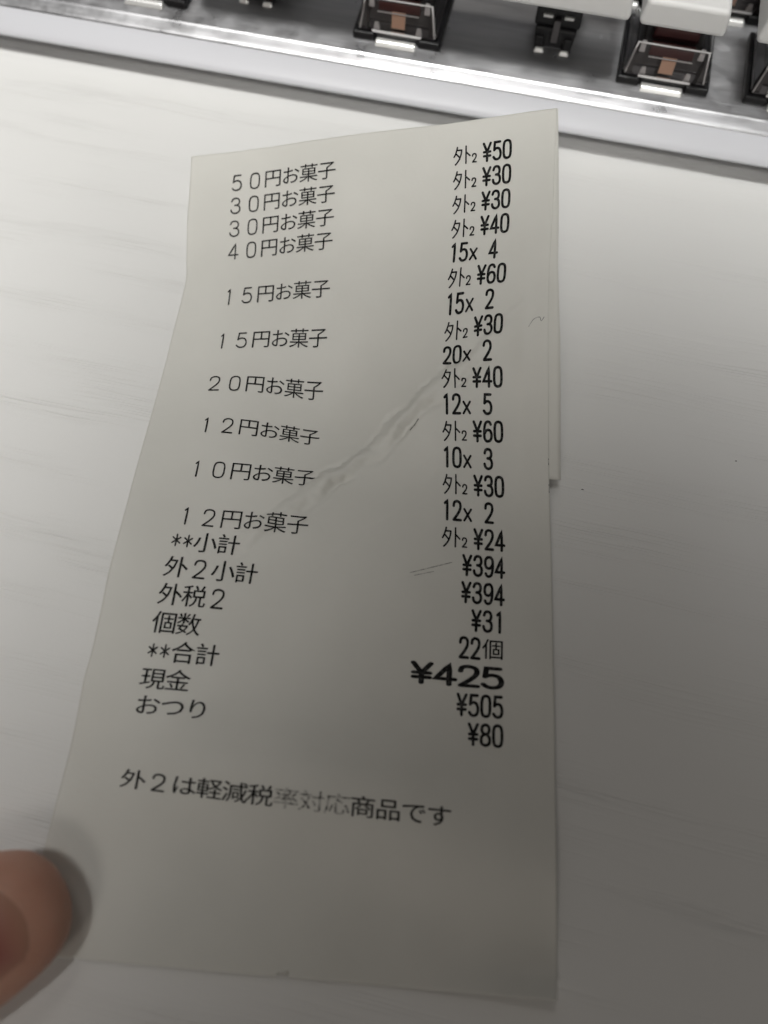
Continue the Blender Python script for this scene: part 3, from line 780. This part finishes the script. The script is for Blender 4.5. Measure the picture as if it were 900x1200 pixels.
def flap(u, v):
    """the part folded back behind the sheet from its top edge"""
    k = max(0.0, min(1.0, (v - V0) / 3.0))
    k = k * k * (3 - 2 * k)
    k2 = max(0.0, min(1.0, (v - V0) / 9.0))
    uu = u + .15 + 1.45 * k2
    p0 = base(min(uu, UW), v)
    if uu > UW:
        d = base(UW, v) - base(UW - .5, v)
        p0 = p0 + d * ((uu - UW) / .5)
    e = .02
    n = (base(min(uu, UW), v + e) - base(min(uu, UW), v - e)).cross(base(min(uu, UW) + .2, v) - base(min(uu, UW) - .2, v)).normalized()
    if n.z < 0: n = -n
    gap = min((.09 + .04 * k) * (1 + .3 * sway(u * .3, v * .5, 2.0)), max(.09, p0.z * .6))
    p0 = p0 + n * (crease(min(uu, UW), v) + wrinkle(min(uu, UW), v) - gap - .07)
    p0.z = max(p0.z, .07)
    return p0


rec_child(sheet('folded_flap', flap, 16.0, UW, V0, 12.62, 70, 90, M_PAPER, None, .05))

# ---- printing -------------------------------------------------------
def sm(pts, closed=False, n=7):
    """Catmull-Rom through the points"""
    P = [Vector((x, y)) for x, y in pts]
    out = []
    N = len(P)
    rng = range(N if closed else N - 1)
    for i in rng:
        g = (lambda k: P[k % N]) if closed else (lambda k: P[max(0, min(N - 1, k))])
        for s in range(n):
            out.append(cr4(g(i - 1), g(i), g(i + 1), g(i + 2), s / n))
    out.append(P[0].copy() if closed else P[-1].copy())
    return out


def ln(*pts):
    out = []
    for a, b in zip(pts[:-1], pts[1:]):
        for s in range(4):
            out.append(Vector((a[0] + (b[0] - a[0]) * s / 4, a[1] + (b[1] - a[1]) * s / 4)))
    out.append(Vector(pts[-1]))
    return out


# narrow till numerals, drawn as pen strokes in a 1 x 1 cell (x right, y up)
G = {
    '0': [sm([(.5, 1), (.82, .93), (.93, .72), (.94, .5), (.93, .28), (.82, .07), (.5, 0), (.18, .07), (.07, .28), (.06, .5), (.07, .72), (.18, .93)], True)],
    '1': [ln((.30, .86), (.58, .99), (.58, 0))],
    '2': [sm([(.08, .74), (.14, .91), (.34, .99), (.6, .99), (.83, .91), (.9, .74), (.84, .57), (.62, .36), (.3, .14), (.1, .01)]), ln((.1, .01), (.94, .01))],
    '3': [sm([(.08, .80), (.2, .95), (.46, 1), (.74, .95), (.87, .79), (.82, .62), (.64, .54), (.42, .53)]),
          sm([(.42, .53), (.68, .51), (.87, .42), (.94, .26), (.86, .09), (.6, 0), (.34, .01), (.13, .1), (.05, .24)])],
    '4': [ln((.70, 0), (.70, 1), (.04, .27), (.98, .27))],
    '5': [ln((.86, .99), (.2, .99), (.13, .54)), sm([(.13, .54), (.3, .62), (.55, .64), (.8, .57), (.93, .4), (.93, .22), (.8, .06), (.52, 0), (.25, .03), (.05, .15)])],
    '6': [sm([(.86, .86), (.72, .97), (.48, 1), (.22, .92), (.09, .7), (.06, .42), (.1, .16), (.28, .02), (.52, 0), (.78, .05), (.93, .2), (.93, .38), (.8, .53), (.54, .58), (.28, .53), (.09, .38)])],
    '8': [sm([(.5, .54), (.2, .62), (.11, .77), (.2, .93), (.5, 1), (.8, .93), (.89, .77), (.8, .62)], True),
          sm([(.5, .54), (.15, .44), (.05, .26), (.14, .08), (.5, 0), (.86, .08), (.95, .26), (.85, .44)], True)],
    '9': [sm([(.14, .14), (.28, .03), (.52, 0), (.78, .08), (.91, .3), (.94, .58), (.9, .84), (.72, .98), (.48, 1), (.22, .95), (.07, .8), (.07, .62), (.2, .47), (.46, .42), (.72, .47), (.91, .62)])],
    '¥': [ln((.06, .99), (.5, .50)), ln((.94, .99), (.5, .50)), ln((.5, .52), (.5, -.01)), ln((.10, .50), (.90, .50)), ln((.10, .27), (.90, .27))],
    'x': [ln((.08, .62), (.92, .0)), ln((.92, .62), (.08, .0))],
    '*': [ln((.5, .86), (.5, .22)), ln((.08, .70), (.92, .38)), ln((.92, .70), (.08, .38))],
    'タ': [sm([(.42, .98), (.34, .80), (.2, .58), (.04, .42)]), ln((.36, .80), (.92, .80)), sm([(.92, .80), (.86, .56), (.66, .26), (.36, .04), (.2, -.04)]), ln((.30, .58), (.70, .36))],
    'ト': [ln((.14, 1.0), (.14, -.02)), ln((.16, .64), (.60, .42))],
}
NARROW_PEN = .37


def stroke_mesh(paths, x0, y0, w_, h_, pen, sxp=1.0):
    """flat ribbons with round ends; returns verts (mm, page x right, y up) and faces"""
    V, F = [], []
    for path in paths:
        pts = [Vector((p.x * w_ / sxp, p.y * h_)) for p in path]
        q = [pts[0]]
        for p in pts[1:]:
            if (p - q[-1]).length > .015: q.append(p)
        if len(q) < 2: continue
        L = []
        for i, p in enumerate(q):
            a = (q[i] - q[i - 1]).normalized() if i > 0 else None
            b = (q[i + 1] - q[i]).normalized() if i < len(q) - 1 else None
            if a is None: t = b
            elif b is None: t = a
            else:
                t = (a + b)
                t = t.normalized() if t.length > .3 else b
            n = Vector((-t.y, t.x))
            k = 1.0
            if a is not None and b is not None:
                k = 1 / max(.62, n.dot(Vector((-a.y, a.x))))
            L.append((p + n * pen / 2 * k, p - n * pen / 2 * k))
        o = len(V)
        for a, b in L: V += [a, b]
        for i in range(len(L) - 1):
            F.append((o + 2 * i, o + 2 * i + 1, o + 2 * i + 3, o + 2 * i + 2))
        for p, d in ((q[0], q[0] - q[1]), (q[-1], q[-1] - q[-2])):
            ang = math.atan2(d.y, d.x)
            o = len(V)
            for k in range(7):
                t = ang - math.pi / 2 + math.pi * k / 6
                V.append(p + Vector((math.cos(t), math.sin(t))) * pen / 2)
            F.append(tuple(range(o, o + 7)))
    V = [(x0 + v.x * sxp, y0 + v.y) for v in V]
    return V, F


FONT_CACHE = {}


def glyph(ch, offset):
    """outline of one full-width character from Blender's own built-in typeface, em = 1, centred"""
    key = (ch, offset)
    if key in FONT_CACHE: return FONT_CACHE[key]
    c = bpy.data.curves.new('glyph', 'FONT')
    c.body = ch
    c.size = 1
    c.offset = offset
    c.resolution_u = 3
    o = bpy.data.objects.new('glyph', c)
    COL.objects.link(o)
    bpy.context.view_layer.update()
    me = bpy.data.meshes.new_from_object(o.evaluated_get(bpy.context.evaluated_depsgraph_get()))
    bm = bmesh.new()
    bm.from_mesh(me)
    bmesh.ops.triangulate(bm, faces=bm.faces)
    for lim in (.35, .2):
        es = [e for e in bm.edges if e.calc_length() > lim]
        if es:
            bmesh.ops.subdivide_edges(bm, edges=es, cuts=1)
            bmesh.ops.triangulate(bm, faces=bm.faces)
    bm.verts.index_update()
    V = [(v.co.x - .5, v.co.y - .357) for v in bm.verts]
    F = [tuple(v.index for v in f.verts) for f in bm.faces]
    bm.free()
    bpy.data.meshes.remove(me)
    bpy.data.objects.remove(o)
    bpy.data.curves.remove(c)
    FONT_CACHE[key] = (V, F)
    return V, F


class Line:
    """collects the characters of one printed line in page millimetres"""
    def __init__(s): s.V, s.F = [], []

    def add(s, V, F):
        o = len(s.V)
        s.V += V
        s.F += [tuple(i + o for i in f) for f in F]

    def kanji(s, ch, cx, row, w_=3.2, h_=2.86, offset=-.006, bold=0.0):
        V, F = glyph(ch, offset)
        s.add([(cx + x * w_, -row * ROW + y * h_) for x, y in V], F)
        if bold:                                        # the head prints each dot column twice
            s.add([(cx + x * w_ + bold, -row * ROW + y * h_ + bold * .6) for x, y in V], F)

    def narrow(s, ch, x0, row, cell=1.5, w_=1.17, h_=2.52, pen=NARROW_PEN, dy=0.0, sxp=1.0):
        V, F = stroke_mesh(G[ch], x0 + (cell - w_) / 2, -row * ROW - h_ / 2 + dy, w_, h_, pen, sxp)
        s.add(V, F)

    def build(s, m, off=.075):
        vs = [S(x, -y / ROW, off) * MM for x, y in s.V]
        o = mesh_obj('printed_line', vs, s.F, m)
        if sum(p.normal.z for p in o.data.polygons) < 0: o.data.flip_normals()
        return rec_child(o)


LEFT = 6.15
FULL = dict(zip('０１２３４５', '012345'))


def left_line(row, text, m=None, offset=-.004, h_=2.95, **kw):
    L = Line()
    x = LEFT + (.45 if row > 15 else .2)
    for ch in text:
        if ch == '*':
            L.narrow('*', x, row, w_=1.16, h_=2.4, pen=.20)
            x += 1.5
        elif ch == ' ':
            x += 1.5
        elif ch in FULL:
            L.narrow(FULL[ch], x, row, cell=3.0, w_=1.0 if ch == '１' else 1.62, h_=2.3, pen=.225 if row < 16 else .26)
            x += 3.0
        else:
            L.kanji(ch, x + 1.5, row, offset=offset, h_=h_, **kw)
            x += 3.0
    return L.build(m or M_INK)


RIGHT = 51.75


def right_line(row, text, m=None):
    """text set in 1.5 mm cells, right aligned; ʹ2ʹ after the katakana is a small subscript"""
    L = Line()
    x = RIGHT
    i = len(text) - 1
    while i >= 0:
        ch = text[i]
        if ch == '個':
            x -= 3.0
            L.kanji(ch, x + 1.5, row, offset=-.002, bold=.05, w_=2.9, h_=2.75)
        else:
            x -= 1.5
            if ch == '₂':
                L.narrow('2', x - .42, row, w_=.66, h_=1.2, pen=.21, dy=-.62)
            elif ch in 'タト':
                L.narrow(ch, x + (.28 if ch == 'ト' else .1), row, w_=1.3, h_=2.45, pen=.235)
            elif ch == 'x':
                L.narrow(ch, x, row, w_=1.12, h_=2.45, pen=.31)
            elif ch != ' ':
                L.narrow(ch, x, row)
        i -= 1
    return L.build(m or M_INK)


for row, t in ((0, '５０円お菓子'), (1, '３０円お菓子'), (2, '３０円お菓子'), (3, '４０円お菓子'), (5, '１５円お菓子'), (7, '１５円お菓子'), (9, '２０円お菓子'),
               (11, '１２円お菓子'), (13, '１０円お菓子'), (15, '１２円お菓子')):
    left_line(row, t, M_INK_THIN, offset=-.004, bold=.03)
for row, t in ((16, '**小計'), (17, '外２小計'), (18, '外税２'), (19, '個数'), (20, '**合計'), (21, '現金'), (22, 'おつり')):
    left_line(row, t, M_INK, offset=-.002, bold=.055)
for row, t in ((0, 'タト₂¥50'), (1, 'タト₂¥30'), (2, 'タト₂¥30'), (3, 'タト₂¥40'), (4, '15x 4 '), (5, 'タト₂¥60'), (6, '15x 2 '), (7, 'タト₂¥30'), (8, '20x 2 '),
               (9, 'タト₂¥40'), (10, '12x 5 '), (11, 'タト₂¥60'), (12, '10x 3 '), (13, 'タト₂¥30'), (14, '12x 2 '), (15, 'タト₂¥24'), (16, '¥394'), (17, '¥394'),
               (18, '¥31'), (19, '22個'), (21, '¥505'), (22, '¥80')):
    right_line(row, t)
# the total, in double-width figures
L = Line()
x = RIGHT
for ch in '524¥':
    x -= 3.0
    L.narrow(ch, x, 20, cell=3.0, w_=2.55, h_=2.42, pen=.41, sxp=1.75)
L.build(M_INK)
# the tax note, its middle characters worn away
x = LEFT + .5
parts = (('外２は軽減税', M_INK), ('率対応', M_INK_FADED), ('商', M_INK_THIN), ('品です', M_INK))
for t, m in parts:
    L = Line()
    for ch in t:
        if ch in FULL: L.narrow(FULL[ch], x, 25, cell=3.0, w_=1.62, h_=2.3, pen=.26)
        else: L.kanji(ch, x + 1.5, 25, offset=-.002, h_=2.95, bold=.05)
        x += 3.0
    L.build(m)


def scuff(paths, pen, m):
    V, F = [], []
    for p in paths:
        q = sm([(a, -b * ROW) for a, b in p], n=6)
        v, f = stroke_mesh([q], 0, 0, 1, 1, pen)
        o = len(V)
        V += v
        F += [tuple(i + o for i in k) for k in f]
    o = mesh_obj('scuff_mark', [S(a, -b / ROW, .035) * MM for a, b in V], F, m)
    if sum(p.normal.z for p in o.data.polygons) < 0: o.data.flip_normals()
    return rec_child(o)


scuff([[(55.28, 7.18), (55.8, 6.95), (56.25, 6.86), (56.8, 6.84), (57.0, 6.98), (57.4, 6.84)]], .09, M_SCUFF)
scuff([[(38.1, 10.98), (38.7, 10.80), (39.3, 10.57)]], .20, M_SCUFF)
scuff([[(38.8, 16.47), (41.5, 16.22), (44.4, 15.95)], [(39.4, 16.55), (42, 16.34)]], .10, M_SCUFF)
scuff([[(57.9, 11.9), (57.92, 12.12)], [(57.93, 12.8), (57.93, 13.1)]], .08, M_INK_FADED)

table_speck(TABLE, 28.1, 40.2, .22, .08, -.25)
table_speck(TABLE, 50.5, 44.6, .13, .09, 0)


# ------------------------------------------------------------------ hand holding the receipt down
def ring_loft(rings):
    V, F = [], []
    n = len(rings[0])
    for r in rings: V += r
    for i in range(len(rings) - 1):
        for j in range(n):
            a, b = i * n + j, i * n + (j + 1) % n
            F.append((a, b, b + n, a + n))
    F.append(tuple(range(n))[::-1])
    F.append(tuple(range((len(rings) - 1) * n, len(rings) * n)))
    return V, F


THUMB_TIP = Vector((-35.5, -9.5, 6.9))
THUMB_AX = Vector((.83, .50, -.10)).normalized()        # from the hand towards the tip
THUMB_ROLL = R(16)


def thumb_frame():
    f = THUMB_AX
    s = f.cross(Vector((0, 0, 1))).normalized()
    u = s.cross(f).normalized()
    c, sn = math.cos(THUMB_ROLL), math.sin(THUMB_ROLL)
    return f, s * c + u * sn * -0 + u * (-sn) * -1 * 0 + u * (-sn), u * c + s * sn


PROF = ((.0, 1.2, .9), (.5, 3.2, 2.5), (1.4, 4.9, 3.9), (2.8, 6.1, 5.0), (5, 7.1, 5.8), (8, 7.7, 6.3), (12, 8.1, 6.7), (17, 8.3, 7.0), (23, 8.3, 7.3), (30, 8.8, 7.8), (38, 8.3, 7.7), (48, 8.6, 8.2), (60, 10.5, 10))


def thumb_pt(sv, ang, infl=0.0):
    f, s, u = thumb_frame()
    for (a, w0, h0), (b, w1, h1) in zip(PROF[:-1], PROF[1:]):
        if a <= sv <= b:
            t = (sv - a) / (b - a)
            w_, h_ = (w0 + (w1 - w0) * t) * .98, (h0 + (h1 - h0) * t) * .98
            break
    bend = u * (0.0006 * sv * sv * 4)                    # the thumb rises away from the tip
    # nail side a little flatter than the pad
    hh = h_ * (.88 if math.sin(ang) > 0 else 1.0)
    return THUMB_TIP - f * sv + bend + s * ((w_ + infl) * math.cos(ang)) + u * ((hh + infl) * math.sin(ang))


def build_hand():
    bm = bmesh.new()
    rings = []
    n = 28
    sv = [0, .25, .5, .9, 1.4, 2, 2.8, 3.8, 5, 6.5, 8, 10, 12, 14.5, 17, 20, 23, 26, 30, 34, 38, 43, 48, 54, 60]
    V, F = ring_loft([[thumb_pt(q, 2 * math.pi * k / n) for k in range(n)] for q in sv])
    th = bpy.data.meshes.new('th')
    th.from_pydata([tuple(v) for v in V], [], F)
    # tapered limbs for palm, fingers and forearm, knit together below
    lim = []

    def limb(p, q, r0, r1, flat=1.0):
        p, q = Vector(p), Vector(q)
        d = (q - p).normalized()
        sd = d.cross(Vector((0, 0, 1))).normalized()
        up = sd.cross(d).normalized()
        prof = []
        L_ = (q - p).length
        for k_ in range(7):
            t_ = math.pi / 2 * k_ / 6
            prof.append((-r0 * math.cos(t_), r0 * math.sin(t_) + .05))
        for k_ in range(1, 6):
            prof.append((L_ * k_ / 6, r0 + (r1 - r0) * k_ / 6))
        for k_ in range(7):
            t_ = math.pi / 2 * k_ / 6
            prof.append((L_ + r1 * math.sin(t_), r1 * math.cos(t_) + .05))
        lim.append(ring_loft([[p + d * s_ + sd * (r_ * math.cos(2 * math.pi * m_ / 20)) + up * (r_ * flat * math.sin(2 * math.pi * m_ / 20)) for m_ in range(20)] for s_, r_ in prof]))
    wrist, fore = (-150, -96, 40), (-250, -172, 60)
    tb = thumb_pt(54, math.pi / 2) * .5 + thumb_pt(54, -math.pi / 2) * .5
    limb(fore, wrist, 30, 23, .85)
    limb(tb, (-124, -82, 36), 10.5, 17)
    knuckles = [(-112, -42, 38), (-124, -38, 39), (-136, -42, 38), (-146, -52, 36)]
    for kx in knuckles: limb(wrist, kx, 17, 11)
    limb(knuckles[0], knuckles[3], 11, 9.5)
    limb(tb, knuckles[0], 8, 9)
    for (k0, rr), k1, k2, k3 in zip(zip(knuckles, (8.8, 9.2, 8.7, 7.6)),
                                    ((-88, -18, 37), (-103, -8, 38), (-120, -8, 37), (-137, -24, 34)),
                                    ((-84, -4, 20), (-97, 6, 20), (-114, 4, 20), (-130, -10, 19)),
                                    ((-94, -10, 10), (-105, -2, 9.5), (-120, -4, 9.5), (-133, -17, 9))):
        limb(k0, k1, rr, rr * .92)
        limb(k1, k2, rr * .92, rr * .84)
        limb(k2, k3, rr * .84, rr * .72)
    for V_, F_ in lim:
        m2 = bpy.data.meshes.new('m2')
        m2.from_pydata([tuple(v) for v in V_], [], F_)
        bm.from_mesh(m2)
        bpy.data.meshes.remove(m2)
    bm.from_mesh(th)
    # knit into one continuous surface
    me = bpy.data.meshes.new('hand')
    bm.to_mesh(me)
    bm.free()
    o = bpy.data.objects.new('hand', me)
    COL.objects.link(o)
    r = o.modifiers.new('r', 'REMESH')
    r.mode = 'VOXEL'
    r.voxel_size = .7
    r.use_smooth_shade = True
    s_ = o.modifiers.new('s', 'SMOOTH')
    s_.iterations = 9
    bpy.context.view_layer.update()
    fin = bpy.data.meshes.new_from_object(o.evaluated_get(bpy.context.evaluated_depsgraph_get()))
    bpy.data.objects.remove(o)
    org = Vector((-60, -30, 0))
    for v in fin.vertices: v.co = (v.co - org) * MM
    # keep the one outer surface, drop shells enclosed by it
    bq = bmesh.new()
    bq.from_mesh(fin)
    left, isl = set(bq.verts), []
    while left:
        st = [left.pop()]
        cur = [st[0]]
        while st:
            for e in st.pop().link_edges:
                for q_ in e.verts:
                    if q_ in left:
                        left.remove(q_); st.append(q_); cur.append(q_)
        isl.append(cur)
    isl.sort(key=len)
    bmesh.ops.delete(bq, geom=[v for k in isl[:-1] for v in k], context='VERTS')
    bq.to_mesh(fin)
    bq.free()
    fin.materials.clear()
    fin.materials.append(M_SKIN)
    fin.polygons.foreach_set('use_smooth', [True] * len(fin.polygons))
    h = bpy.data.objects.new('person', fin)
    h.location = org * MM
    COL.objects.link(h)
    tag(h, 'bare hand whose thumb tip presses the lower left edge of the receipt', 'hand')
    # thumbnail
    V, F = [], []
    na, ns = 16, 16
    for i in range(ns + 1):
        q = i / ns
        for j in range(na + 1):
            tt = j / na * 2 - 1
            s0 = 3.0 + 2.4 * tt * tt                    # rounded free edge
            s1 = 14.5 - 1.5 * tt * tt
            sv_ = s0 + (s1 - s0) * q
            ang = math.pi / 2 - tt * R(46)
            V.append((thumb_pt(sv_, ang, -.45 + .60 * (1 - tt ** 4) * min(1, (1 - q) * 4 + .1) * min(1, q * 8 + .25)) - org) * MM)
    for i in range(ns):
        for j in range(na):
            a_ = i * (na + 1) + j
            F.append((a_, a_ + 1, a_ + na + 2, a_ + na + 1))
    nl = mesh_obj('thumbnail', V, F, M_NAIL, h, smooth=True)
    if sum(p.normal.z for p in nl.data.polygons) < 0: nl.data.flip_normals()
    at = nl.data.attributes.new('nail_rim', 'FLOAT', 'POINT')
    at.data.foreach_set('value', [max(abs(j / na * 2 - 1), abs(i / ns * 2 - 1)) ** 1.5 for i in range(ns + 1) for j in range(na + 1)])
    sd = nl.modifiers.new('t', 'SOLIDIFY')
    sd.thickness = .35 * MM
    sd.offset = -1
    return h


HAND = build_hand()
